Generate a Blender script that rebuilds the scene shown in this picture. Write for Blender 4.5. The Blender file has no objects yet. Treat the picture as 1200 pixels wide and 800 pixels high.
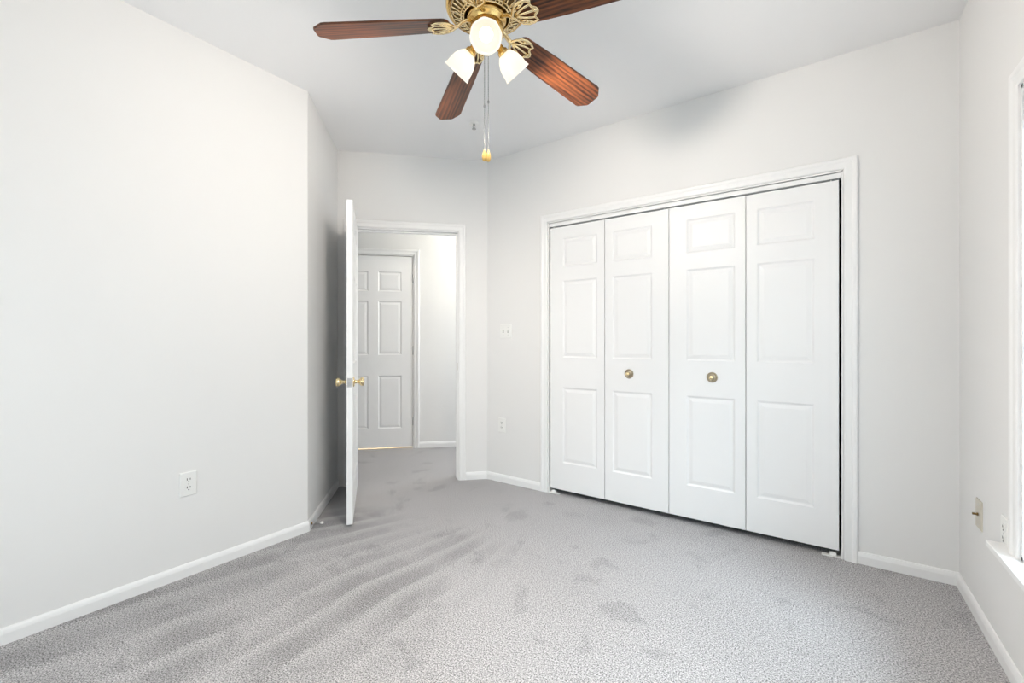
import bpy, bmesh, math, random
from mathutils import Vector, Matrix
R = math.radians
C = bpy.context.scene.collection
random.seed(7)

# ------------------------------------------------------------------ camera, world, lights, exposure
EYE = 1.13
cam_data = bpy.data.cameras.new('camera')
cam = bpy.data.objects.new('camera', cam_data)
C.objects.link(cam)
cam.location = (0, 0, EYE)
cam.rotation_euler = (R(90), 0, R(35))
cam_data.sensor_width = 36
cam_data.lens = 515 / 1200 * 36
cam_data.clip_start = 0.02
bpy.context.scene.camera = cam

vs = bpy.context.scene.view_settings
vs.view_transform = 'Standard'
vs.look = 'None'
vs.exposure = 0.16
vs.gamma = 1
vs.use_curve_mapping = False

world = bpy.data.worlds.new('sky')
bpy.context.scene.world = world
world.use_nodes = True
bgn = world.node_tree.nodes['Background']
SKY, GROUND = 2.85, 1.95          # bright overcast sky above the horizon, pale ground below
bgn.inputs[0].default_value = (0.79, 0.91, 1.0, 1)
_tc = world.node_tree.nodes.new('ShaderNodeTexCoord'); _sx = world.node_tree.nodes.new('ShaderNodeSeparateXYZ'); _mr = world.node_tree.nodes.new('ShaderNodeMapRange')
_mr.inputs['From Min'].default_value = -0.08; _mr.inputs['From Max'].default_value = 0.12
_mr.inputs['To Min'].default_value = GROUND; _mr.inputs['To Max'].default_value = SKY
world.node_tree.links.new(_tc.outputs['Generated'], _sx.inputs[0]); world.node_tree.links.new(_sx.outputs['Z'], _mr.inputs['Value']); world.node_tree.links.new(_mr.outputs[0], bgn.inputs[1])

def area_light(name, loc, rot, sx, sy, watts, col):
    d = bpy.data.lights.new(name, 'AREA')
    d.shape = 'RECTANGLE'; d.size = sx; d.size_y = sy
    d.energy = watts; d.color = col
    o = bpy.data.objects.new(name, d); C.objects.link(o)
    o.location = loc; o.rotation_euler = rot
    return o

def point_light(name, loc, watts, col, rad=0.04):
    d = bpy.data.lights.new(name, 'POINT')
    d.energy = watts; d.color = col; d.shadow_soft_size = rad
    o = bpy.data.objects.new(name, d); C.objects.link(o)
    o.location = loc
    return o

# room numbers
XL, XR = -2.50, 0.53            # left and right wall faces
YC, YB = 2.855, -0.75           # closet wall and wall behind the camera
HC = 2.62                       # ceiling height
PA = Vector((-2.50, 1.447))     # left wall ends, angled wall begins
PB = Vector((-3.078, 2.024))    # inner corner by the entry door
PC = Vector((-2.247, 2.855))    # entry wall meets closet wall
WT = 0.11                       # wall thickness
WZ0, WZ1 = 0.43, 1.95           # window opening heights
WY0, WY1 = 0.65, 2.085           # side window
BX0, BX1 = -1.95, -0.25         # window behind the camera
DAY = (0.86, 0.93, 1.0)

_v = Vector((-0.645, 0.30, -0.70)).normalized()          # the brightest patch of the overcast sky, high beyond the side window
_p = Vector((XR, 1.20, 1.2)) - _v * 8.0
area_light('daylight_side', _p, _v.to_track_quat('-Z', 'Y').to_euler(), 4.0, 4.0, 820, (0.74, 0.88, 1.0))
area_light('daylight_behind', ((BX0 + BX1) / 2, YB - 0.35, (WZ0 + WZ1) / 2 + 0.1), (R(90), 0, 0), 1.9, 1.6, 9, DAY)

# ------------------------------------------------------------------ materials
def new_mat(name, col, rough=0.6, metal=0.0, spec=0.5):
    m = bpy.data.materials.new(name); m.use_nodes = True
    b = m.node_tree.nodes['Principled BSDF']
    b.inputs['Base Color'].default_value = (*col, 1)
    b.inputs['Roughness'].default_value = rough
    b.inputs['Metallic'].default_value = metal
    b.inputs['Specular IOR Level'].default_value = spec
    return m

def N(m, t): return m.node_tree.nodes.new(t)
def L(m, a, b): m.node_tree.links.new(a, b)

def paint(name, col, rough, bump=0.05, scale=220):
    m = new_mat(name, col, rough)
    b = m.node_tree.nodes['Principled BSDF']
    tc = N(m, 'ShaderNodeTexCoord'); nz = N(m, 'ShaderNodeTexNoise'); bp = N(m, 'ShaderNodeBump')
    nz.inputs['Scale'].default_value = scale
    bp.inputs['Strength'].default_value = bump; bp.inputs['Distance'].default_value = 0.002
    L(m, tc.outputs['Object'], nz.inputs['Vector']); L(m, nz.outputs['Fac'], bp.inputs['Height']); L(m, bp.outputs['Normal'], b.inputs['Normal'])
    return m

M_wall = paint('wall_paint', (0.80, 0.795, 0.785), 0.85, 0.06)
M_ceil = paint('ceiling_paint', (0.86, 0.86, 0.865), 0.9, 0.06)
M_trim = paint('trim_paint', (0.86, 0.86, 0.855), 0.38, 0.01)
M_door = paint('door_paint', (0.86, 0.86, 0.86), 0.42, 0.015, 90)
M_plastic = paint('white_plastic', (0.84, 0.84, 0.82), 0.35, 0.0)
M_beige = paint('beige_plastic', (0.60, 0.56, 0.48), 0.4, 0.0)
M_grey = paint('grey_plastic', (0.45, 0.45, 0.44), 0.45, 0.0)
M_dark = new_mat('dark_slot', (0.02, 0.02, 0.02), 0.6)
M_brass = paint('brass', (0.78, 0.53, 0.20), 0.24, 0.01, 60)
M_brass.node_tree.nodes['Principled BSDF'].inputs['Metallic'].default_value = 1
M_pale = paint('pale_brass', (0.86, 0.70, 0.42), 0.25, 0.0)
M_pale.node_tree.nodes['Principled BSDF'].inputs['Metallic'].default_value = 1
M_bronze = paint('aged_brass', (0.43, 0.37, 0.28), 0.3, 0.0)
M_bronze.node_tree.nodes['Principled BSDF'].inputs['Metallic'].default_value = 1
M_dbrass = paint('dark_brass', (0.16, 0.10, 0.035), 0.45, 0.0)
M_dbrass.node_tree.nodes['Principled BSDF'].inputs['Metallic'].default_value = 0.6
M_steel = paint('steel', (0.62, 0.62, 0.62), 0.3, 0.0)
M_steel.node_tree.nodes['Principled BSDF'].inputs['Metallic'].default_value = 1
M_chain = paint('chain_nickel', (0.40, 0.40, 0.40), 0.35, 0.0)
M_chain.node_tree.nodes['Principled BSDF'].inputs['Metallic'].default_value = 1
M_pend = paint('pendant_wood', (0.72, 0.45, 0.13), 0.35, 0.0)
M_rubber = paint('white_rubber', (0.80, 0.80, 0.78), 0.6, 0.0)

def carpet():
    m = new_mat('carpet', (0.4, 0.4, 0.4), 1.0, 0, 0.05)
    b = m.node_tree.nodes['Principled BSDF']
    tc = N(m, 'ShaderNodeTexCoord')
    def math_(op, a, c=None, clamp=False):
        n = N(m, 'ShaderNodeMath'); n.operation = op; n.use_clamp = clamp
        for k, x in enumerate((a, c)):
            if x is None: continue
            if isinstance(x, (int, float)): n.inputs[k].default_value = x
            else: L(m, x, n.inputs[k])
        return n.outputs[0]
    def noise(scale, detail, rough=0.5, dist=0.0):
        n = N(m, 'ShaderNodeTexNoise'); n.inputs['Scale'].default_value = scale; n.inputs['Detail'].default_value = detail
        n.inputs['Roughness'].default_value = rough; n.inputs['Distortion'].default_value = dist
        L(m, tc.outputs['Object'], n.inputs['Vector']); return n.outputs['Fac']
    def step(x, a, c):
        n = N(m, 'ShaderNodeMapRange'); n.interpolation_type = 'SMOOTHSTEP'
        n.inputs['From Min'].default_value = a; n.inputs['From Max'].default_value = c
        L(m, x, n.inputs['Value']); return n.outputs[0]
    # yarn tufts of two tones
    n1 = noise(190, 3.0, 0.7)
    r1 = N(m, 'ShaderNodeValToRGB')
    r1.color_ramp.elements[0].position = 0.36; r1.color_ramp.elements[0].color = (0.120, 0.116, 0.118, 1)
    r1.color_ramp.elements[1].position = 0.63; r1.color_ramp.elements[1].color = (0.665, 0.650, 0.655, 1)
    L(m, n1, r1.inputs['Fac'])
    # vacuum strokes fanning out from near the closet over the left half of the floor
    sx = N(m, 'ShaderNodeSeparateXYZ'); L(m, tc.outputs['Object'], sx.inputs[0])
    wob = noise(2.2, 2.0)
    fan_a = math_('ARCTAN2', math_('ADD', sx.outputs['X'], 1.58), math_('SUBTRACT', 3.34, sx.outputs['Y']))
    grain = math_('SUBTRACT', n1, 0.5)
    ph = math_('ADD', math_('ADD', math_('MULTIPLY', fan_a, 12.5), math_('MULTIPLY', noise(1.3, 2.0), 1.3)), math_('MULTIPLY', grain, 0.5))
    saw = math_('FRACT', ph)
    stroke = math_('MULTIPLY', step(saw, 0.0, 0.55), math_('SUBTRACT', 1.0, step(saw, 0.86, 1.0)))
    edge = math_('ADD', fan_a, math_('MULTIPLY', math_('SUBTRACT', wob, 0.5), 0.35))
    zone = math_('MULTIPLY', math_('SUBTRACT', 1.0, step(edge, 0.10, 0.22)), math_('SUBTRACT', 1.0, step(math_('ADD', sx.outputs['Y'], wob), 2.1, 2.6)))
    k_str = math_('MULTIPLY', math_('MULTIPLY', stroke, zone), math_('MULTIPLY', step(noise(2.6, 3.0), 0.30, 0.66), 0.30))
    # footprints and scuffed pile
    n3 = noise(5.2, 3.0, 0.55, 0.5)
    k_scf = math_('MULTIPLY', math_('SUBTRACT', 1.0, step(math_('ADD', n3, math_('MULTIPLY', grain, 0.12)), 0.33, 0.43)), 0.14)
    n4 = noise(1.4, 2.0)
    k_big = math_('MULTIPLY', math_('SUBTRACT', n4, 0.5), 0.25)
    tone = math_('SUBTRACT', math_('SUBTRACT', math_('SUBTRACT', 1.06, k_str), k_scf), k_big)
    vm = N(m, 'ShaderNodeVectorMath'); vm.operation = 'SCALE'
    L(m, r1.outputs['Color'], vm.inputs[0]); L(m, tone, vm.inputs['Scale']); L(m, vm.outputs['Vector'], b.inputs['Base Color'])
    bp = N(m, 'ShaderNodeBump'); bp.inputs['Strength'].default_value = 0.35; bp.inputs['Distance'].default_value = 0.004
    L(m, n1, bp.inputs['Height']); L(m, bp.outputs['Normal'], b.inputs['Normal'])
    return m
M_carpet = carpet()

def wood():
    m = new_mat('walnut', (0.2, 0.07, 0.03), 0.32)
    b = m.node_tree.nodes['Principled BSDF']
    tc = N(m, 'ShaderNodeTexCoord'); oi = N(m, 'ShaderNodeObjectInfo')
    ad = N(m, 'ShaderNodeVectorMath'); ad.operation = 'ADD'
    sc = N(m, 'ShaderNodeVectorMath'); sc.operation = 'SCALE'; sc.inputs[0].default_value = (0.0, 0.45, 0.3)
    L(m, oi.outputs['Random'], sc.inputs['Scale'])
    L(m, tc.outputs['Object'], ad.inputs[0]); L(m, sc.outputs['Vector'], ad.inputs[1])
    mp = N(m, 'ShaderNodeMapping'); mp.inputs['Scale'].default_value = (2.2, 34, 34)
    L(m, ad.outputs['Vector'], mp.inputs['Vector'])
    nz = N(m, 'ShaderNodeTexNoise'); nz.inputs['Scale'].default_value = 2.6; nz.inputs['Detail'].default_value = 6; nz.inputs['Distortion'].default_value = 1.1
    L(m, mp.outputs['Vector'], nz.inputs['Vector'])
    wv = N(m, 'ShaderNodeTexWave'); wv.bands_direction = 'Y'; wv.inputs['Scale'].default_value = 0.55; wv.inputs['Distortion'].default_value = 4.5; wv.inputs['Detail'].default_value = 2.5
    L(m, mp.outputs['Vector'], wv.inputs['Vector'])
    mx = N(m, 'ShaderNodeMix'); mx.data_type = 'FLOAT'; mx.inputs[0].default_value = 0.22
    L(m, nz.outputs['Fac'], mx.inputs[2]); L(m, wv.outputs['Fac'], mx.inputs[3])
    rp = N(m, 'ShaderNodeValToRGB')
    rp.color_ramp.elements[0].position = 0.32; rp.color_ramp.elements[0].color = (0.026, 0.009, 0.005, 1)
    rp.color_ramp.elements[1].position = 0.70; rp.color_ramp.elements[1].color = (0.215, 0.066, 0.022, 1)
    L(m, mx.outputs[0], rp.inputs['Fac']); L(m, rp.outputs['Color'], b.inputs['Base Color'])
    return m
M_wood = wood()

def frosted(strength):
    m = bpy.data.materials.new('frosted_lit_glass'); m.use_nodes = True
    nt = m.node_tree; nt.nodes.clear()
    out = nt.nodes.new('ShaderNodeOutputMaterial')
    em = nt.nodes.new('ShaderNodeEmission'); em.inputs[0].default_value = (1.0, 0.94, 0.84, 1); em.inputs[1].default_value = strength
    tr = nt.nodes.new('ShaderNodeBsdfTranslucent'); tr.inputs[0].default_value = (0.62, 0.60, 0.55, 1)
    gl = nt.nodes.new('ShaderNodeBsdfGlossy'); gl.inputs[1].default_value = 0.25
    m1 = nt.nodes.new('ShaderNodeMixShader'); m1.inputs[0].default_value = 0.08
    ad = nt.nodes.new('ShaderNodeAddShader')
    nt.links.new(tr.outputs[0], m1.inputs[1]); nt.links.new(gl.outputs[0], m1.inputs[2])
    nt.links.new(m1.outputs[0], ad.inputs[0]); nt.links.new(em.outputs[0], ad.inputs[1])
    nt.links.new(ad.outputs[0], out.inputs['Surface'])
    return m
M_shade = frosted(0.42)

def emitter(name, col, s):
    m = bpy.data.materials.new(name); m.use_nodes = True
    b = m.node_tree.nodes['Principled BSDF']
    b.inputs['Base Color'].default_value = (0.9, 0.9, 0.9, 1)
    b.inputs['Emission Color'].default_value = (*col, 1); b.inputs['Emission Strength'].default_value = s
    return m
M_bulb = emitter('lit_bulb', (1.0, 0.90, 0.72), 2.2)

def pane_glass():
    m = bpy.data.materials.new('window_glass'); m.use_nodes = True
    nt = m.node_tree; nt.nodes.clear()
    out = nt.nodes.new('ShaderNodeOutputMaterial')
    tr = nt.nodes.new('ShaderNodeBsdfTransparent'); tr.inputs[0].default_value = (0.97, 0.985, 0.98, 1)
    gl = nt.nodes.new('ShaderNodeBsdfGlossy'); gl.inputs[1].default_value = 0.02
    mx = nt.nodes.new('ShaderNodeMixShader')
    mx.inputs[0].default_value = 0.05
    nt.links.new(tr.outputs[0], mx.inputs[1]); nt.links.new(gl.outputs[0], mx.inputs[2])
    nt.links.new(mx.outputs[0], out.inputs['Surface'])
    return m
M_glass = pane_glass()

# ------------------------------------------------------------------ mesh helpers
class MB:
    """collects shapes, links them as one mesh object"""
    def __init__(self): self.v = []; self.f = []; self.sm = []
    def add(self, verts, faces, T=None, smooth=False):
        n = len(self.v)
        for p in verts:
            p = Vector(p)
            self.v.append(T(p) if T else p)
        for f in faces:
            self.f.append([n + i for i in f]); self.sm.append(smooth)
        return self
    def box(self, a, b, T=None):
        (x0, y0, z0), (x1, y1, z1) = a, b
        x0, x1 = min(x0, x1), max(x0, x1); y0, y1 = min(y0, y1), max(y0, y1); z0, z1 = min(z0, z1), max(z0, z1)
        v = [(x0, y0, z0), (x1, y0, z0), (x1, y1, z0), (x0, y1, z0), (x0, y0, z1), (x1, y0, z1), (x1, y1, z1), (x0, y1, z1)]
        return self.add(v, [(0, 3, 2, 1), (4, 5, 6, 7), (0, 1, 5, 4), (1, 2, 6, 5), (2, 3, 7, 6), (3, 0, 4, 7)], T)
    def lathe(self, prof, n=32, T=None, smooth=True, wave=None):
        """prof: (radius, z) pairs turned about z"""
        v = []; f = []
        for (r, z) in prof:
            for k in range(n):
                a = 2 * math.pi * k / n
                rr = r * (1 + (wave(a, z) if wave else 0))
                v.append((rr * math.cos(a), rr * math.sin(a), z))
        for i in range(len(prof) - 1):
            for k in range(n):
                k2 = (k + 1) % n
                f.append((i * n + k, i * n + k2, (i + 1) * n + k2, (i + 1) * n + k))
        if prof[0][0] > 1e-5: f.append(tuple(range(n - 1, -1, -1)))
        if prof[-1][0] > 1e-5: f.append(tuple((len(prof) - 1) * n + k for k in range(n)))
        return self.add(v, f, T, smooth)
    def tube(self, pts, r, n=8, T=None, closed=False, flat=1.0):
        pts = [Vector(p) for p in pts]; v = []; f = []; m = len(pts)
        rs = r if isinstance(r, (list, tuple)) else [r] * m
        for i, p in enumerate(pts):
            if closed: d = pts[(i + 1) % m] - pts[i - 1]
            else: d = pts[min(i + 1, m - 1)] - pts[max(i - 1, 0)]
            d.normalize()
            up = Vector((0, 0, 1)) if abs(d.z) < 0.95 else Vector((1, 0, 0))
            s = d.cross(up).normalized(); u = s.cross(d)
            for k in range(n):
                a = 2 * math.pi * k / n
                v.append(p + s * (rs[i] * math.cos(a)) + u * (rs[i] * flat * math.sin(a)))
        for i in range(m if closed else m - 1):
            j = (i + 1) % m
            for k in range(n):
                k2 = (k + 1) % n
                f.append((i * n + k, i * n + k2, j * n + k2, j * n + k))
        if not closed:
            f.append(tuple(range(n - 1, -1, -1))); f.append(tuple((m - 1) * n + k for k in range(n)))
        return self.add(v, f, T, True)
    def sphere(self, c, r, n=12, T=None, sz=1.0):
        c = Vector(c); prof = [(r * math.sin(math.pi * i / n), -r * sz * math.cos(math.pi * i / n)) for i in range(n + 1)]
        prof[0] = (0, -r * sz); prof[-1] = (0, r * sz)
        T0 = (lambda p: T(p + c)) if T else (lambda p: p + c)
        return self.lathe(prof, n * 2, T0)
    def poly(self, out, z0, z1, T=None):
        """vertical extrusion of an outline (x, y)"""
        n = len(out)
        v = [(x, y, z0) for x, y in out] + [(x, y, z1) for x, y in out]
        f = [tuple(range(n - 1, -1, -1)), tuple(range(n, 2 * n))] + [(i, (i + 1) % n, n + (i + 1) % n, n + i) for i in range(n)]
        return self.add(v, f, T)
    def build(self, name, mat, parent=None, bevel=0, kind=None, label=None, cat=None, group=None, fix=True):
        me = bpy.data.meshes.new(name)
        me.from_pydata([tuple(p) for p in self.v], [], self.f); me.update()
        for p, s in zip(me.polygons, self.sm): p.use_smooth = s
        if fix:
            bm = bmesh.new(); bm.from_mesh(me)
            bmesh.ops.remove_doubles(bm, verts=bm.verts, dist=1e-6)
            bmesh.ops.recalc_face_normals(bm, faces=bm.faces); bm.to_mesh(me); bm.free()
        me.materials.append(mat)
        o = bpy.data.objects.new(name, me); C.objects.link(o)
        if parent: o.parent = parent
        if bevel:
            bv = o.modifiers.new('soft_edge', 'BEVEL'); bv.width = bevel; bv.segments = 2; bv.limit_method = 'ANGLE'; bv.angle_limit = R(40)
        tag(o, label, cat, group, kind)
        return o

def tag(o, label=None, cat=None, group=None, kind=None):
    if label: o['label'] = label
    if cat: o['category'] = cat
    if group: o['group'] = group
    if kind: o['kind'] = kind

def empty(name, loc, rz=0, **k):
    o = bpy.data.objects.new(name, None); C.objects.link(o)
    o.empty_display_size = 0.1
    o.location = loc; o.rotation_euler = (0, 0, rz)
    tag(o, **k); return o

def frame(p0, d, nin):
    """wall frame: s along the wall, y into the room, z up"""
    p0 = Vector((p0[0], p0[1], 0)); d = Vector((d[0], d[1], 0)).normalized(); nin = Vector((nin[0], nin[1], 0)).normalized()
    return lambda p: p0 + d * p.x + nin * p.y + Vector((0, 0, p.z))

Q = math.sqrt(0.5)
F_left = frame((XL, YB), (0, 1), (1, 0))
F_angle = frame(PA, (-1, 1), (1, 1))
F_entry = frame(PB, (1, 1), (1, -1))
F_closet = frame((PC.x, YC), (1, 0), (0, -1))
F_right = frame((XR, YB), (0, 1), (-1, 0))
F_back = frame((XL, YB), (1, 0), (0, 1))
L_left = PA.y - YB; L_angle = (PB - PA).length; L_entry = (PC - PB).length; L_closet = XR - PC.x
L_right = YC - YB; L_back = XR - XL

def wall(name, F, s0, s1, label, openings=(), t=WT, z1=HC, d0=0.0):
    mb = MB(); s = s0
    for (a, b, za, zb) in sorted(openings):
        mb.box((s, d0 - t, 0), (a, d0, z1), F)
        if za > 0: mb.box((a, d0 - t, 0), (b, d0, za), F)
        if zb < z1: mb.box((a, d0 - t, zb), (b, d0, z1), F)
        s = b
    mb.box((s, d0 - t, 0), (s1, d0, z1), F)
    return mb.build(name, M_wall, kind='structure', label=label, cat='wall', fix=False)

# ------------------------------------------------------------------ structure
EO0, EO1, EOH = 0.108, 0.937, 2.024           # entry opening along the entry wall
CO0, CO1, COH = -1.669 - PC.x, 0.099 - PC.x, 2.020   # closet opening along the closet wall
HALL = 1.168                                  # hall far wall behind the entry wall face
HD1 = 0.526; HD0 = HD1 - 0.825; HDH = 2.04     # hall door opening along the hall wall (same s as the entry wall)

MB().box((-6.2, -1.2, -0.15), (1.0, 6.4, 0)).build('floor', M_carpet, kind='structure', label='grey speckled cut pile carpet with vacuum tracks', cat='carpet')
MB().box((-6.2, -1.2, HC), (1.0, 6.4, HC + 0.15)).build('ceiling', M_ceil, kind='structure', label='flat white painted ceiling above the fan', cat='ceiling')

wall('wall_left', F_left, -WT, L_left, 'long blank white wall with one low outlet')
wall('wall_angled', F_angle, 0, L_angle + WT, 'short white wall behind the open door')
wall('wall_entry', F_entry, -0.02, L_entry + 0.04, 'white wall around the open entry doorway', [(EO0, EO1, 0, EOH)])
wall('wall_closet', F_closet, -0.03, L_closet + WT, 'white wall around the wide closet opening', [(CO0, CO1, 0, COH)])
wall('wall_right', F_right, -WT, L_right + WT, 'shaded white wall holding the tall window', [(WY0 - YB, WY1 - YB, WZ0, WZ1)])
wall('wall_back', F_back, -WT, L_back + WT, 'white wall with a window facing the closet', [(BX0 - XL, BX1 - XL, WZ0, WZ1)])
# closet box
MB().box((-1.80, YC + 0.72, 0), (0.30, YC + 0.80, HC)).build('wall_closet_back', M_wall, kind='structure', label='white back wall inside the closet', cat='wall')
MB().box((-1.88, YC + WT, 0), (-1.80, YC + 0.80, HC)).build('wall_closet_end', M_wall, kind='structure', label='white end wall inside the closet, hall side', cat='wall')
MB().box((0.22, YC + WT, 0), (0.30, YC + 0.80, HC)).build('wall_closet_side', M_wall, kind='structure', label='white end wall inside the closet, window side', cat='wall')
# hall: measured in the entry wall's frame, y negative is away from the bedroom
wall('wall_hall', F_entry, -1.6, 2.6, 'white hall wall seen through the doorway', [(HD0, HD1, 0, HDH)], d0=-HALL)
MB().box((-1.6, -HALL, 0), (-1.5, 0, HC), F_entry).build('wall_hall_end', M_wall, kind='structure', label='white end wall of the hall behind the angled wall', cat='wall')
MB().box((2.5, -HALL, 0), (2.6, -WT, HC), F_entry).build('wall_hall_far', M_wall, kind='structure', label='white end wall of the hall behind the closet', cat='wall')
MB().box((L_entry + 0.04, -WT - 0.08, 0), (2.6, -WT, HC), F_entry).build('wall_hall_near', M_wall, kind='structure', label='white hall wall backing onto the closet', cat='wall')
MB().box((-1.6, -WT, 0), (-0.02, -0.02, HC), F_entry).build('wall_hall_side', M_wall, kind='structure', label='white hall wall beside the entry doorway', cat='wall')
# lit room behind the hall door
mb = MB(); y0 = -HALL - WT
mb.box((HD0 - 0.3, y0 - 0.9, 0), (HD0 - 0.2, y0, HC), F_entry); mb.box((HD1 + 0.2, y0 - 0.9, 0), (HD1 + 0.3, y0, HC), F_entry); mb.box((HD0 - 0.3, y0 - 1.0, 0), (HD1 + 0.3, y0 - 0.9, HC), F_entry)
mb.build('wall_beyond', M_wall, kind='structure', label='walls of the lit room behind the hall door', cat='wall')

# baseboards
BB = [(0, 0), (0.012, 0), (0.012, 0.040), (0.009, 0.052), (0.005, 0.060), (0, 0.061)]
def baseboard(name, F, s0, s1, label, d0=0.0):
    n = len(BB); v = [(s0, d0 + y, z) for y, z in BB] + [(s1, d0 + y, z) for y, z in BB]
    f = [tuple(range(n)), tuple(range(2 * n - 1, n - 1, -1))] + [(i, n + i, n + (i + 1) % n, (i + 1) % n) for i in range(n)]
    return MB().add(v, f, F).build(name, M_trim, kind='structure', label=label, cat='baseboard')
CW = 0.060
baseboard('baseboard_left', F_left, 0, L_left + 0.005, 'white baseboard along the long blank wall')
baseboard('baseboard_angled', F_angle, -0.005, L_angle, 'white baseboard behind the open door')
baseboard('baseboard_entry', F_entry, EO1 + CW, L_entry - 0.004, 'short white baseboard between doorway and corner')
baseboard('baseboard_closet_left', F_closet, 0.004, CO0 - CW, 'white baseboard under the light switch')
baseboard('baseboard_closet_right', F_closet, CO1 + CW, L_closet, 'white baseboard between closet and window wall')
baseboard('baseboard_right', F_right, 0, L_right, 'white baseboard under the window')
baseboard('baseboard_back', F_back, 0, L_back, 'white baseboard facing the closet')
baseboard('baseboard_hall', F_entry, HD1 + CW, 2.5, 'white hall baseboard seen through the doorway', -HALL)

# casings: a moulded profile swept round an opening with mitred corners
PROF = [(0.004, 0), (0.004, 0.008), (0.010, 0.0115), (0.034, 0.0125), (0.042, 0.0165), (0.054, 0.0175), (CW, 0.013), (CW, 0)]
def casing(name, F, path, label, d0=0.0, closed=False, prof=PROF, cat='door trim'):
    """path: inner edge corners (s, z) running so that the outside lies to the left"""
    n = len(prof); m = len(path); v = []; f = []
    for i, (s, z) in enumerate(path):
        p = Vector((s, z)); d1 = d2 = None
        if closed or i > 0: d1 = (p - Vector(path[i - 1])).normalized()
        if closed or i < m - 1: d2 = (Vector(path[(i + 1) % m]) - p).normalized()
        d1 = d1 or d2; d2 = d2 or d1
        n1 = Vector((-d1.y, d1.x)); n2 = Vector((-d2.y, d2.x))
        mit = (n1 + n2); mit = mit / (1 + n1.dot(n2))
        for u, w in prof:
            q = p + mit * u; v.append((q.x, d0 + w, q.y))
    for i in range(m if closed else m - 1):
        j = (i + 1) % m
        for k in range(n):
            k2 = (k + 1) % n
            f.append((i * n + k, i * n + k2, j * n + k2, j * n + k))
    if not closed: f.append(tuple(range(n))); f.append(tuple((m - 1) * n + k for k in reversed(range(n))))
    return MB().add(v, f, F).build(name, M_trim, kind='structure', label=label, cat=cat)

casing('trim_1', F_entry, [(EO0, 0), (EO0, EOH), (EO1, EOH), (EO1, 0)], 'white moulded casing around the entry doorway')
casing('trim_2', F_closet, [(CO0, 0), (CO0, COH), (CO1, COH), (CO1, 0)], 'white moulded casing around the closet doors')
casing('trim_3', F_entry, [(HD0, 0), (HD0, HDH), (HD1, HDH), (HD1, 0)], 'white moulded casing around the hall door', d0=-HALL)
def jamb(name, F, s0, s1, zh, d_in, d_out, label, stop=None):
    mb = MB(); t = 0.006
    mb.box((s0 - 0.001, d_in, 0), (s0 + t, d_out, zh), F); mb.box((s1 - t, d_in, 0), (s1 + 0.001, d_out, zh), F); mb.box((s0, d_in, zh - t), (s1, d_out, zh + 0.001), F)
    if stop:
        a, b = stop; w = 0.011 + t
        mb.box((s0 + t, a, 0), (s0 + w, b, zh - t), F); mb.box((s1 - w, a, 0), (s1 - t, b, zh - t), F); mb.box((s0 + w, a, zh - w), (s1 - w, b, zh - t), F)
    return mb.build(name, M_trim, kind='structure', label=label, cat='door jamb')
tj = jamb('trim_4', F_entry, EO0, EO1, EOH, -WT, 0.003, 'white jamb and stop lining the entry doorway', (-0.075, -0.042))
jamb('trim_5', F_closet, CO0, CO1, COH, -WT, 0.003, 'white jamb lining the closet opening')
jamb('trim_6', F_entry, HD0, HD1, HDH, -HALL - WT, -HALL + 0.003, 'white jamb lining the hall doorway', (-HALL - 0.075, -HALL - 0.042))
# strike plate on the entry jamb (latch side)
mb = MB(); mb.box((EO1 - 0.0075, -0.034, 0.895), (EO1 - 0.0055, -0.004, 0.955), F_entry)
mb.build('strike_plate', M_bronze, tj, label='brass strike plate')

# ------------------------------------------------------------------ panel doors
RINGS = [(0, 0), (0.009, 0.0065), (0.014, 0.007), (0.034, 0.0020), (0.036, 0.0018)]
def door_mesh(w, h, t, panels, mb=None):
    """slab 0..w, -t/2..t/2, 0..h with raised panels on both faces; panels: (x0, x1, z0, z1)"""
    mb = mb or MB()
    xs = sorted({0, w} | {p[0] for p in panels} | {p[1] for p in panels}); zs = sorted({0, h} | {p[2] for p in panels} | {p[3] for p in panels})
    def inside(x, z): return any(a < x < b and c < z < d for a, b, c, d in panels)
    for sgn in (-1, 1):
        y = sgn * t / 2
        for i in range(len(xs) - 1):
            for j in range(len(zs) - 1):
                if not inside((xs[i] + xs[i + 1]) / 2, (zs[j] + zs[j + 1]) / 2):
                    mb.add([(xs[i], y, zs[j]), (xs[i + 1], y, zs[j]), (xs[i + 1], y, zs[j + 1]), (xs[i], y, zs[j + 1])], [(0, 1, 2, 3)])
        for (a, b, c, d) in panels:
            v = []
            for ins, dep in RINGS:
                yy = sgn * (t / 2 - dep)
                v += [(a + ins, yy, c + ins), (b - ins, yy, c + ins), (b - ins, yy, d - ins), (a + ins, yy, d - ins)]
            f = []
            for r_ in range(len(RINGS) - 1):
                for k in range(4):
                    k2 = (k + 1) % 4; f.append((r_ * 4 + k, r_ * 4 + k2, (r_ + 1) * 4 + k2, (r_ + 1) * 4 + k))
            e = (len(RINGS) - 1) * 4; f.append((e, e + 1, e + 2, e + 3))
            mb.add(v, f)
    y = t / 2
    mb.add([(0, -y, 0), (w, -y, 0), (w, y, 0), (0, y, 0), (0, -y, h), (w, -y, h), (w, y, h), (0, y, h)], [(0, 3, 2, 1), (4, 5, 6, 7), (1, 2, 6, 5), (3, 0, 4, 7)])
    return mb

ROWS = [(0.200, 0.755), (0.974, 1.538), (1.640, 1.848)]     # panel heights above the slab's foot
def six_panel(w): 
    st = 0.115; mu = 0.100; pw = (w - 2 * st - mu) / 2
    return [(st + k * (pw + mu), st + k * (pw + mu) + pw, a, b) for k in (0, 1) for a, b in ROWS]

def rotY(axis):
    """turn +z onto axis"""
    q = Vector((0, 0, 1)).rotation_difference(Vector(axis)).to_matrix()
    return q

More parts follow.
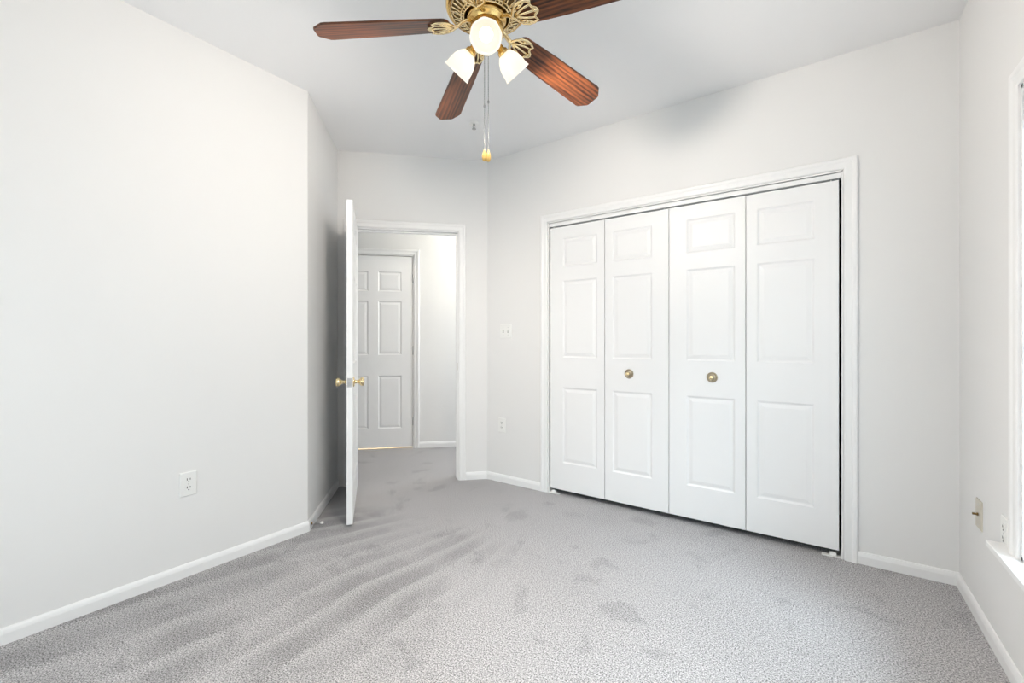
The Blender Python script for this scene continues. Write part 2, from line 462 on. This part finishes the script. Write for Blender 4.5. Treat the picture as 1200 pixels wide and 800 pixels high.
def door_knob(parent, x, z, t, side, mat, name='door_knob'):
    q = rotY((0, side, 0)); o = Vector((x, side * t / 2, z))
    prof = [(0.0, -0.001), (0.032, -0.001), (0.032, 0.003), (0.027, 0.008), (0.014, 0.010), (0.011, 0.014), (0.011, 0.030), (0.016, 0.036), (0.0255, 0.046), (0.0275, 0.056), (0.0245, 0.064), (0.015, 0.067), (0, 0.0675)]
    return MB().lathe(prof, 28, lambda p: q @ p + o).build(name, mat, parent)

def hinge_set(parent, x, y, zs, mat):
    for z in zs:
        mb = MB(); mb.lathe([(0, -0.048), (0.004, -0.047), (0.0065, -0.044), (0.0065, 0.044), (0.004, 0.047), (0, 0.049)], 12, lambda p: p + Vector((x, y, z)))
        mb.box((x - 0.0015, y, z - 0.044), (x + 0.0015, y + 0.014, z + 0.044))
        mb.build('hinge', mat, parent)

# entry door, swung into the room
DW, DT = 0.795, 0.035
hp = F_entry(Vector((EO0 + 0.004, 0.008, 0)))
ang = R(-37.8)
d1 = empty('door_1', (hp.x, hp.y, 0.014), ang, label='white six panel entry door standing open with brass knobs', cat='door', kind='structure')
mb = door_mesh(DW, 1.980, DT, six_panel(DW)); o = mb.build('door_slab', M_door, d1); o.location = (0.004, DT / 2 + 0.006, 0)
kn = door_knob(d1, DW - 0.060, 0.865, DT, -1, M_pale); kn.location = (0.004, DT / 2 + 0.006, 0)
kn = door_knob(d1, DW - 0.060, 0.865, DT, 1, M_pale); kn.location = (0.004, DT / 2 + 0.006, 0)
mb = MB(); mb.box((DW - 0.0005, -0.0125, 0.865 - 0.028), (DW + 0.0018, 0.0125, 0.865 + 0.028)); mb.box((DW, -0.007, 0.865 - 0.010), (DW + 0.010, 0.006, 0.865 + 0.010))
lp = mb.build('latch_plate', M_steel, d1); lp.location = (0.004, DT / 2 + 0.006, 0)
hinge_set(d1, 0, -0.002, (0.25, 1.0, 1.80), M_steel)

# hall door, shut
hw = HD1 - HD0 - 0.018
hp2 = F_entry(Vector((HD0 + 0.009, -HALL - 0.022, 0)))
d2 = empty('door_2', (hp2.x, hp2.y, 0.016), R(45), label='closed white six panel door across the hall', cat='door', kind='structure')
door_mesh(hw, 2.012, DT, six_panel(hw)).build('door_slab', M_door, d2)
hinge_set(d2, hw + 0.003, -0.021, (0.27, 1.02, 1.78), M_steel)
door_knob(d2, 0.06, 0.90, DT, -1, M_brass)

# closet bifold doors: two pairs of hinged leaves
LW, LT, LZ, LH = 0.4335, 0.030, 0.038, 1.936
LY = YC + 0.020
x_start = -1.652
def bifold(name, x0, label, knob_leaf):
    root = empty(name, (x0, LY, LZ), 0, label=label, cat='closet door', kind='structure')
    for k in range(2):
        a, b = (0.105, 0.055) if k == 0 else (0.055, 0.105)
        leaf = door_mesh(LW - 0.003, LH, LT, [(a, LW - 0.003 - b, za, zb) for za, zb in ROWS]).build('door_leaf', M_door, root)
        leaf.location = (k * (LW + 0.001), 0, 0)
        if k == knob_leaf:
            kx = (a + LW - b) / 2 + (-0.02 if knob_leaf else 0.01); q = rotY((0, -1, 0)); o_ = Vector((kx, -LT / 2, 0.876))
            prof = [(0, -0.001), (0.0315, -0.001), (0.0315, 0.002), (0.0295, 0.0045), (0.0265, 0.005), (0.0225, 0.0015), (0.0175, 0.0012), (0.0155, 0.004), (0.010, 0.005), (0, 0.005)]
            pl_ = MB().lathe(prof, 36, lambda p: q @ p + o_).build('knob_plate', M_bronze, leaf)
            prof = [(0.0065, 0.004), (0.0065, 0.017), (0.0095, 0.021), (0.0122, 0.027), (0.0118, 0.032), (0.008, 0.035), (0, 0.036)]
            MB().lathe(prof, 30, lambda p: q @ p + o_).build('door_knob', M_pale, leaf)
        # pivot and guide pins on the leaf's top edge
        px = (0.03 if k == 0 else LW - 0.035)
        MB().lathe([(0, -0.002), (0.005, -0.002), (0.005, 0.014), (0, 0.014)], 10, lambda p: p + Vector((px, 0, LH))).build('pivot_pin', M_plastic, leaf)
    return root
bifold('door_3', x_start, 'white bifold closet door pair nearer the entry doorway', 1)
bifold('door_4', x_start + 2 * LW + 0.002, 'white bifold closet door pair nearer the window', 0)
# bifold head track and floor pivot brackets
mb = MB(); xa, xb = -1.662, 0.092
mb.box((xa, YC + 0.006, 1.985), (xb, YC + 0.009, 2.014)); mb.box((xa, YC + 0.033, 1.985), (xb, YC + 0.036, 2.014)); mb.box((xa, YC + 0.006, 2.011), (xb, YC + 0.036, 2.015))
mb.build('trim_7', M_trim, kind='structure', label='white bifold door track under the closet head', cat='door track')
for nm, xx, sg, lb in (('pivot_bracket', -1.6625, 1, 'small white floor bracket at closet corner nearer the doorway'), ('pivot_bracket', 0.0925, -1, 'small white floor bracket at closet corner nearer the window')):
    mb = MB(); mb.box((xx, YC - 0.004, 0), (xx + sg * 0.085, YC + 0.030, 0.004)); mb.box((xx, YC - 0.004, 0), (xx + sg * 0.003, YC + 0.030, 0.034)); mb.box((xx + sg * 0.02, YC + 0.01, 0.003), (xx + sg * 0.05, YC + 0.028, 0.020))
    mb.build(nm, M_plastic, bevel=0.001, label=lb, cat='door bracket', group='bifold floor brackets')

# ------------------------------------------------------------------ windows
def window(name, F, s0, s1, label, sill=True):
    root = bpy.data.objects.new(name, None); C.objects.link(root); tag(root, label, 'window', None, 'structure')
    mb = MB(); j = 0.012
    for a, b in (((s0 - 0.001, -WT, WZ0), (s0 + j, 0.002, WZ1)), ((s1 - j, -WT, WZ0), (s1 + 0.001, 0.002, WZ1)), ((s0, -WT, WZ1 - j), (s1, 0.002, WZ1 + 0.001)), ((s0, -WT, WZ0 - 0.001), (s1, 0.002, WZ0 + j))): mb.box(a, b, F)
    mb.build('window_frame', M_trim, root)
    zm = (WZ0 + WZ1) / 2; mid = (s0 + s1) / 2
    for (a, b) in ((s0 + j, mid - 0.02), (mid + 0.02, s1 - j)):
        for (za, zb, y) in ((WZ0 + j, zm + 0.02, -0.060), (zm - 0.02, WZ1 - j, -0.086)):
            mb = MB(); w = 0.035
            mb.box((a, y - 0.012, za), (a + w, y + 0.012, zb), F); mb.box((b - w, y - 0.012, za), (b, y + 0.012, zb), F); mb.box((a + w, y - 0.012, za), (b - w, y + 0.012, za + w), F); mb.box((a + w, y - 0.012, zb - w), (b - w, y + 0.012, zb), F)
            sash = mb.build('window_sash', M_trim, root)
            MB().box((a + w - 0.004, y - 0.002, za + w - 0.004), (b - w + 0.004, y + 0.002, zb - w + 0.004), F).build('pane', M_glass, sash)
    MB().box((mid - 0.021, -WT, WZ0 + j), (mid + 0.021, -0.045, WZ1 - j), F).build('mullion', M_trim, root)
    # stool with horns and apron
    mb = MB(); h = 0.150
    out = [(s0 - h, 0.0), (s1 + h, 0.0), (s1 + h, 0.050), (s0 - h, 0.050)]
    mb.poly([(x, y) for x, y in out], WZ0 - 0.020, WZ0, F)
    mb.box((s0, -WT + 0.03, WZ0 - 0.02 + 0.021), (s1, 0.001, WZ0 + 0.013), F)
    mb.build('window_sill', M_trim, root, bevel=0.003)
    return root
window('window_1', F_right, WY0 - YB, WY1 - YB, 'tall white window with deep sill at the right edge')
window('window_2', F_back, BX0 - XL, BX1 - XL, 'white window in the wall facing the closet')
casing('trim_8', F_right, [(WY0 - YB, WZ0), (WY0 - YB, WZ1), (WY1 - YB, WZ1), (WY1 - YB, WZ0)], 'white moulded casing around the window beside the closet', prof=PROF, cat='window trim')
casing('trim_9', F_back, [(BX0 - XL, WZ0), (BX0 - XL, WZ1), (BX1 - XL, WZ1), (BX1 - XL, WZ0)], 'white moulded casing around the window facing the closet', cat='window trim')

# raised mini blind in the side window
bl = empty('mini_blind', (XR, (WY0 + WY1) / 2, WZ1), label='raised white mini blind stacked at the window head', cat='blind')
hl = (WY1 - WY0) / 2 - 0.018
MB().box((0.006, -hl, -0.042), (0.032, hl, -0.0125)).build('head_rail', M_plastic, bl, bevel=0.002)
mb = MB()
for k in range(26): mb.box((0.007, -hl + 0.004, -0.047 - k * 0.0025), (0.031, hl - 0.004, -0.0455 - k * 0.0025))
mb.build('slat_stack', M_plastic, bl)
MB().box((0.007, -hl + 0.004, -0.128), (0.031, hl - 0.004, -0.111)).build('bottom_rail', M_plastic, bl, bevel=0.002)

# ------------------------------------------------------------------ ceiling fan
FX, FY, BZ = -0.9614, 1.2179, 2.2505
fan = empty('ceiling_fan', (FX, FY, HC), 0, label='brass ceiling fan with five wood blades and three lit glass shades', cat='ceiling fan')
def fz(z): return z - HC
def Tz(p): return p + Vector((0, 0, -HC))
MB().lathe([(0.072, HC), (0.072, 2.605), (0.066, 2.585), (0.045, 2.562), (0.026, 2.550), (0, 2.550)], 36, Tz).build('canopy', M_brass, fan)
MB().lathe([(0.0125, 2.555), (0.0125, 2.40)], 20, Tz).build('downrod', M_brass, fan)
MB().lathe([(0.0, 2.425), (0.030, 2.424), (0.036, 2.410), (0.060, 2.402), (0.100, 2.392), (0.128, 2.368), (0.138, 2.345), (0.1395, 2.318), (0.143, 2.312), (0.143, 2.300), (0.139, 2.294), (0.131, 2.290), (0.128, 2.292), (0.122, 2.300), (0, 2.300)], 56, Tz).build('motor_housing', M_brass, fan)
MB().lathe([(0.126, 2.299), (0.124, 2.290), (0.082, 2.270), (0.076, 2.290), (0.076, 2.299)], 48, Tz).build('vent_cone', M_dbrass, fan)
mb = MB()
def cone_z(r): return 2.270 + (r - 0.082) * (0.020 / 0.042) - 0.0015
for k in range(40):
    a = 2 * math.pi * (k + 0.5) / 40
    def P(r, dz=0.0): return Vector((r * math.cos(a), r * math.sin(a), cone_z(r) - dz - HC))
    if k % 8 == 7: continue
    mb.tube([P(0.091), P(0.124)], 0.0034, 6)
    mb.tube([P(0.082), P(0.089)], 0.0026, 6)
for k in range(5):
    a = 2 * math.pi * (k * 8 + 8) / 40
    c = Vector((0.104 * math.cos(a), 0.104 * math.sin(a), cone_z(0.104) - HC))
    mb.tube([c + Vector((0.014 * math.cos(t), 0.014 * math.sin(t), 0.0066 * math.cos(t - a))) for t in [2 * math.pi * i / 16 for i in range(16)]], 0.003, 6, closed=True)
for r in (0.081, 0.0905, 0.125):
    mb.tube([(r * math.cos(t), r * math.sin(t), cone_z(r) - HC) for t in [2 * math.pi * i / 60 for i in range(60)]], 0.0032, 6, closed=True)
mb.build('vent_grille', M_pale, fan)
MB().lathe([(0.070, 2.300), (0.070, 2.262), (0.066, 2.254), (0.052, 2.250), (0.052, 2.244), (0.058, 2.240), (0.060, 2.215), (0.054, 2.200), (0, 2.200)], 40, Tz).build('switch_housing', M_brass, fan)
MB().lathe([(0.020, 2.203), (0.048, 2.200), (0.050, 2.186), (0.043, 2.172), (0.028, 2.160), (0.016, 2.154), (0.010, 2.144), (0.006, 2.138), (0, 2.137)], 36, Tz).build('light_fitter', M_brass, fan)

PITCH = R(14); DROOP = R(6.2)
def blade_outline():
    pts = []
    r0, r1 = 0.128, 0.588
    w0, w1 = 0.047, 0.062
    n = 10
    for i in range(n + 1):                 # rounded inner end
        t = math.pi / 2 + math.pi * i / n
        pts.append((r0 + 0.030 + 0.030 * math.cos(t), w0 * math.sin(t)))
    pts += [(0.30, -w0 - 0.008), (r1 - 0.045, -w1), (r1 - 0.034, -w1 + 0.002), (r1 - 0.003, -w1 + 0.030), (r1, -w1 + 0.038), (r1, w1 - 0.038), (r1 - 0.003, w1 - 0.030), (r1 - 0.034, w1 - 0.002), (r1 - 0.045, w1), (0.30, w0 + 0.008)]
    return pts
blade_mesh = None; iron_mesh = None; bolt_mesh = None
def make_iron():
    mb = MB(); z = -0.0085
    def T(p): return p
    # openwork palmette under the blade's root
    out = [(0.112, 0.006), (0.122, 0.020), (0.136, 0.034), (0.156, 0.041), (0.176, 0.040), (0.192, 0.034), (0.186, 0.024), (0.190, 0.014), (0.202, 0.007), (0.206, 0.0)]
    loop = out + [(x, -y) for x, y in reversed(out[:-1])]
    mb.tube([(x, y, z) for x, y in loop], 0.0052, 8, closed=True, flat=0.6)
    mb.tube([(0.112, 0, z), (0.150, 0, z), (0.206, 0, z)], 0.0045, 8, flat=0.7)
    for s in (-1, 1):
        mb.tube([(0.116, 0.0, z), (0.136, s * 0.010, z), (0.158, s * 0.018, z), (0.188, s * 0.024, z)], 0.0042, 8, flat=0.7)
        mb.tube([(0.126, s * 0.022, z), (0.150, s * 0.026, z), (0.166, s * 0.034, z), (0.172, s * 0.040, z)], 0.0038, 8, flat=0.7)
    for x, y in ((0.152, 0.030), (0.152, -0.030), (0.196, 0.0)):
        mb.lathe([(0, -0.006), (0.004, -0.005), (0.006, -0.002), (0.006, 0.004)], 12, lambda p: p + Vector((x, y, z)))
    # arm rising from the palmette to the flywheel
    mb.tube([(0.056, 0, 0.012), (0.072, 0, 0.012), (0.088, 0, 0.006), (0.102, 0, -0.004), (0.116, 0, z)], [0.011, 0.010, 0.009, 0.009, 0.008], 10, flat=0.6)
    return mb
P0 = Matrix.Rotation(PITCH, 4, 'X')
for k in range(5):
    a = R(147.6 + 72 * k)
    if k == 0:
        bo = MB().poly(blade_outline(), -0.0035, 0.0035).build('blade', M_wood, fan, bevel=0.0015)
        ir = make_iron().build('blade_iron', M_pale, bo, label='openwork brass blade iron')
        b0, i0 = bo, ir
    else:
        bo = b0.copy(); C.objects.link(bo); bo.parent = fan
        ir = i0.copy(); C.objects.link(ir); ir.parent = bo
    bo.matrix_local = Matrix.Translation((0, 0, BZ - HC)) @ Matrix.Rotation(a, 4, 'Z') @ Matrix.Rotation(DROOP, 4, 'Y') @ Matrix.Rotation(-PITCH, 4, 'X')

# three tulip shades; the first one faces the camera
WARM = (1.0, 0.90, 0.80); LAMP_W = 37.0
for k in range(3):
    a = R(37 - 90 + 120 * k)
    d = Vector((math.cos(a) * 0.74, math.sin(a) * 0.74, -0.67)).normalized()
    q = rotY(d); o_ = Vector((math.cos(a) * 0.061, math.sin(a) * 0.061, fz(2.176)))
    T = lambda p: q @ p + o_
    arm = MB().lathe([(0, -0.022), (0.012, -0.022), (0.013, -0.004), (0.019, 0.002), (0.021, 0.014), (0.020, 0.017), (0, 0.017)], 24, T).build('lamp_holder', M_brass, fan)
    MB().tube([(math.cos(a) * r_, math.sin(a) * r_, fz(z_)) for r_, z_ in ((0.030, 2.192), (0.048, 2.196), (0.060, 2.190), (0.070, 2.172))], 0.0065, 10).build('lamp_arm', M_brass, fan)
    prof = [(0.0185, 0.010), (0.022, 0.014), (0.033, 0.026), (0.042, 0.044), (0.046, 0.062), (0.0475, 0.080), (0.052, 0.093), (0.050, 0.094), (0.0455, 0.080), (0.044, 0.062), (0.040, 0.044), (0.031, 0.027), (0.020, 0.016), (0.0165, 0.012)]
    v = MB()
    v.lathe(prof, 48, T, wave=lambda t, z: 0.022 * math.cos(8 * t) * max(0, (z - 0.06) / 0.034))
    sh = v.build('lamp_shade', M_shade, fan)
    MB().sphere((0, 0, 0.045), 0.023, 10, T, 1.25).build('bulb', M_bulb, sh)
    ld = bpy.data.lights.new('fan_lamp', 'SPOT'); ld.energy = LAMP_W; ld.color = WARM; ld.shadow_soft_size = 0.05; ld.spot_size = R(172); ld.spot_blend = 0.55
    lo = bpy.data.objects.new('fan_lamp', ld); C.objects.link(lo)
    lo.location = Vector((FX, FY, HC)) + T(Vector((0, 0, 0.112))); lo.rotation_euler = d.to_track_quat('-Z', 'Y').to_euler()

# two pull chains with wooden pendants
cx = Vector((math.cos(R(35)), math.sin(R(35)), 0)); cy = Vector((-math.sin(R(35)), math.cos(R(35)), 0))
for k, (dx, dy, zj, zb) in enumerate(((-0.010, 0.03, 1.975, 1.778), (0.004, 0.03, 1.99, 1.776))):
    p = cx * dx + cy * dy
    mb = MB()
    z = 2.20
    while z > zb + 0.040:
        mb.sphere((p.x, p.y, z - HC), 0.0021, 4); z -= 0.0048
    mb.tube([(p.x, p.y, 2.205 - HC), (p.x, p.y, zb + 0.036 - HC)], 0.0009, 5)
    mb.sphere((p.x, p.y, zj - HC), 0.0042, 6, None, 1.6)
    ch = mb.build('pull_chain', M_chain, fan)
    MB().lathe([(0, 0.042), (0.003, 0.042), (0.0038, 0.036), (0.0072, 0.028), (0.0092, 0.018), (0.0086, 0.008), (0.0055, 0.001), (0, 0)], 18, lambda q_: q_ + Vector((p.x, p.y, zb - HC))).build('pendant', M_pend, ch, label='honey coloured wooden pendant')

# ------------------------------------------------------------------ electrical plates
def plate_T(F, s, z): return lambda p: F(Vector((s + p.x, p.y, z + p.z)))
def plate(root, T, w, h, mat):
    v = []; f = []
    for ins, y in ((0, -0.0005), (0, 0.003), (0.004, 0.0055)):
        v += [(-w / 2 + ins, y, -h / 2 + ins), (w / 2 - ins, y, -h / 2 + ins), (w / 2 - ins, y, h / 2 - ins), (-w / 2 + ins, y, h / 2 - ins)]
    for r_ in range(2):
        for k in range(4): f.append((r_ * 4 + k, r_ * 4 + (k + 1) % 4, r_ * 4 + 4 + (k + 1) % 4, r_ * 4 + 4 + k))
    f += [(8, 9, 10, 11), (3, 2, 1, 0)]
    return MB().add(v, f, T).build('cover_plate', mat, root)
def outlet(F, s, z, label, w=0.072, h=0.116):
    root = empty('wall_outlet', F(Vector((s, 0, z))), label=label, cat='outlet', group='duplex wall outlets')
    M0 = root.location.copy(); T0 = plate_T(F, s, z); T = lambda p: T0(p) - M0
    pl = plate(root, T, w, h, M_plastic)
    for dz in (0.0195, -0.0195):
        out = []
        for i in range(24):
            t = 2 * math.pi * i / 24; x = 0.0168 * math.cos(t); zz = 0.0168 * math.sin(t); out.append((x, max(-0.0135, min(0.0135, zz))))
        v = [(x, 0.004, zz + dz) for x, zz in out] + [(x, 0.0068, zz + dz) for x, zz in out]
        n = 24
        rc = MB().add(v, [tuple(range(n, 2 * n))] + [(i, (i + 1) % n, n + (i + 1) % n, n + i) for i in range(n)], T).build('receptacle', M_plastic, root)
        mb = MB()
        mb.box((-0.0078, 0.006, dz - 0.001), (-0.0048, 0.0073, dz + 0.0095), T); mb.box((0.0048, 0.006, dz - 0.000), (0.0078, 0.0073, dz + 0.0085), T)
        mb.lathe([(0, -0.0005), (0.0028, -0.0005), (0.0028, 0.0006), (0, 0.0006)], 10, lambda p: T(Vector((p.x, 0.0068 + p.z, dz - 0.0075 + p.y))))
        mb.build('slots', M_dark, rc)
    MB().lathe([(0, -0.001), (0.003, -0.001), (0.003, 0.0008), (0, 0.001)], 12, lambda p: T(Vector((p.x, 0.0056 + p.z, p.y)))).build('screw', M_steel, root)
    return root
outlet(F_left, 0.842 - YB, 0.443, 'white duplex outlet low on the long blank wall')
outlet(F_closet, -2.096 - PC.x, 0.456, 'white duplex outlet below the light switch beside the closet')
outlet(F_right, 2.235 - YB, 0.462, 'white duplex outlet half hidden beside the window sill')

sw = empty('light_switch', F_closet(Vector((-2.058 - PC.x, 0, 1.212))), label='white double toggle light switch between doorway and closet', cat='light switch')
M0 = sw.location.copy(); T0 = plate_T(F_closet, -2.058 - PC.x, 1.212); Ts = lambda p: T0(p) - M0
plate(sw, Ts, 0.112, 0.112, M_plastic)
for dx in (-0.023, 0.023):
    mb = MB(); mb.box((dx - 0.0062, 0.004, -0.0125), (dx + 0.0062, 0.0064, 0.0125), Ts)
    mb.build('toggle_slot', M_grey, sw)
    mb = MB(); mb.add([(dx - 0.004, 0.005, -0.006), (dx + 0.004, 0.005, -0.006), (dx + 0.004, 0.005, 0.008), (dx - 0.004, 0.005, 0.008), (dx - 0.0035, 0.016, 0.006), (dx + 0.0035, 0.016, 0.006), (dx + 0.0035, 0.015, 0.012), (dx - 0.0035, 0.015, 0.012)],
           [(0, 3, 2, 1), (4, 5, 6, 7), (0, 1, 5, 4), (1, 2, 6, 5), (2, 3, 7, 6), (3, 0, 4, 7)], Ts)
    mb.build('toggle', M_plastic, sw)
    for dz in (-0.03, 0.03):
        MB().lathe([(0, -0.001), (0.003, -0.001), (0.003, 0.0008), (0, 0.001)], 10, lambda p: Ts(Vector((dx + p.x, 0.0056 + p.z, dz + p.y)))).build('screw', M_steel, sw)

cj = empty('cable_jack', F_right(Vector((2.537 - YB, 0, 0.432))), label='beige cable jack plate on the window wall', cat='cable jack')
M1 = cj.location.copy(); T1 = plate_T(F_right, 2.537 - YB, 0.432); Tc = lambda p: T1(p) - M1
plate(cj, Tc, 0.078, 0.116, M_beige)
qy = rotY((0, 1, 0))
MB().lathe([(0, 0.004), (0.0062, 0.004), (0.0062, 0.010), (0.0046, 0.0105), (0.0046, 0.022), (0.003, 0.0225), (0, 0.0225)], 14, lambda p: Tc(qy @ p)).build('coax_connector', M_dbrass, cj)
for dz in (-0.042, 0.042):
    MB().lathe([(0, -0.001), (0.003, -0.001), (0.003, 0.0008), (0, 0.001)], 10, lambda p: Tc(Vector((p.x, 0.0056 + p.z, dz + p.y)))).build('screw', M_steel, cj)

# sprinkler head in the ceiling
sp = empty('sprinkler_head', (-1.932, 2.308, HC), label='small chrome fire sprinkler head in the ceiling', cat='sprinkler')
MB().lathe([(0.036, 0), (0.036, -0.003), (0.030, -0.007), (0.014, -0.008), (0, -0.008)], 28).build('escutcheon', M_plastic, sp)
mb = MB(); mb.lathe([(0, -0.006), (0.008, -0.006), (0.008, -0.014), (0.005, -0.016), (0, -0.016)], 14)
for s in (-1, 1): mb.tube([(s * 0.007, 0, -0.012), (s * 0.0105, 0, -0.022), (s * 0.008, 0, -0.034), (0, 0, -0.040)], 0.0018, 6)
mb.tube([(0, 0, -0.015), (0, 0, -0.040)], 0.0018, 6)
mb.build('frame_arms', M_chain, sp)
MB().lathe([(0, -0.039), (0.014, -0.040), (0.014, -0.042), (0, -0.0425)], 20).build('deflector', M_chain, sp)

# spring door stop on the angled wall's baseboard
ds = empty('door_stop', F_angle(Vector((0.035, 0.012, 0.032))), R(45), label='spring door stop with white tip on baseboard behind the door', cat='door stop')
qx = rotY((1, 0, 0))
MB().lathe([(0, -0.001), (0.0085, -0.001), (0.0085, 0.004), (0.006, 0.008), (0, 0.008)], 16, lambda p: qx @ p).build('stop_base', M_dbrass, ds)
mb = MB(); mb.tube([(0.007 + 0.048 * i / 120, 0.0052 * math.cos(i * 0.63), 0.0052 * math.sin(i * 0.63)) for i in range(121)], 0.0011, 5)
mb.build('spring', M_steel, ds)
MB().lathe([(0, 0.052), (0.0066, 0.052), (0.0075, 0.056), (0.0075, 0.064), (0.005, 0.069), (0, 0.070)], 16, lambda p: qx @ p).build('rubber_tip', M_rubber, ds)

# ------------------------------------------------------------------ lamps out of view
hl_ = F_entry(Vector((1.5, -0.62, 2.42))); point_light('hall_lamp', hl_, 18, (1.0, 0.94, 0.80), 0.10)
hd_ = F_entry(Vector((2.35, -0.62, 1.3))); 
a_ = area_light('hall_daylight', hd_, (R(90), 0, R(135)), 0.8, 1.6, 13, (0.76, 0.87, 1.0))
by_ = F_entry(Vector(((HD0 + HD1) / 2, -HALL - WT - 0.45, 1.2))); point_light('room_lamp', by_, 60, (1.0, 0.78, 0.48), 0.08)
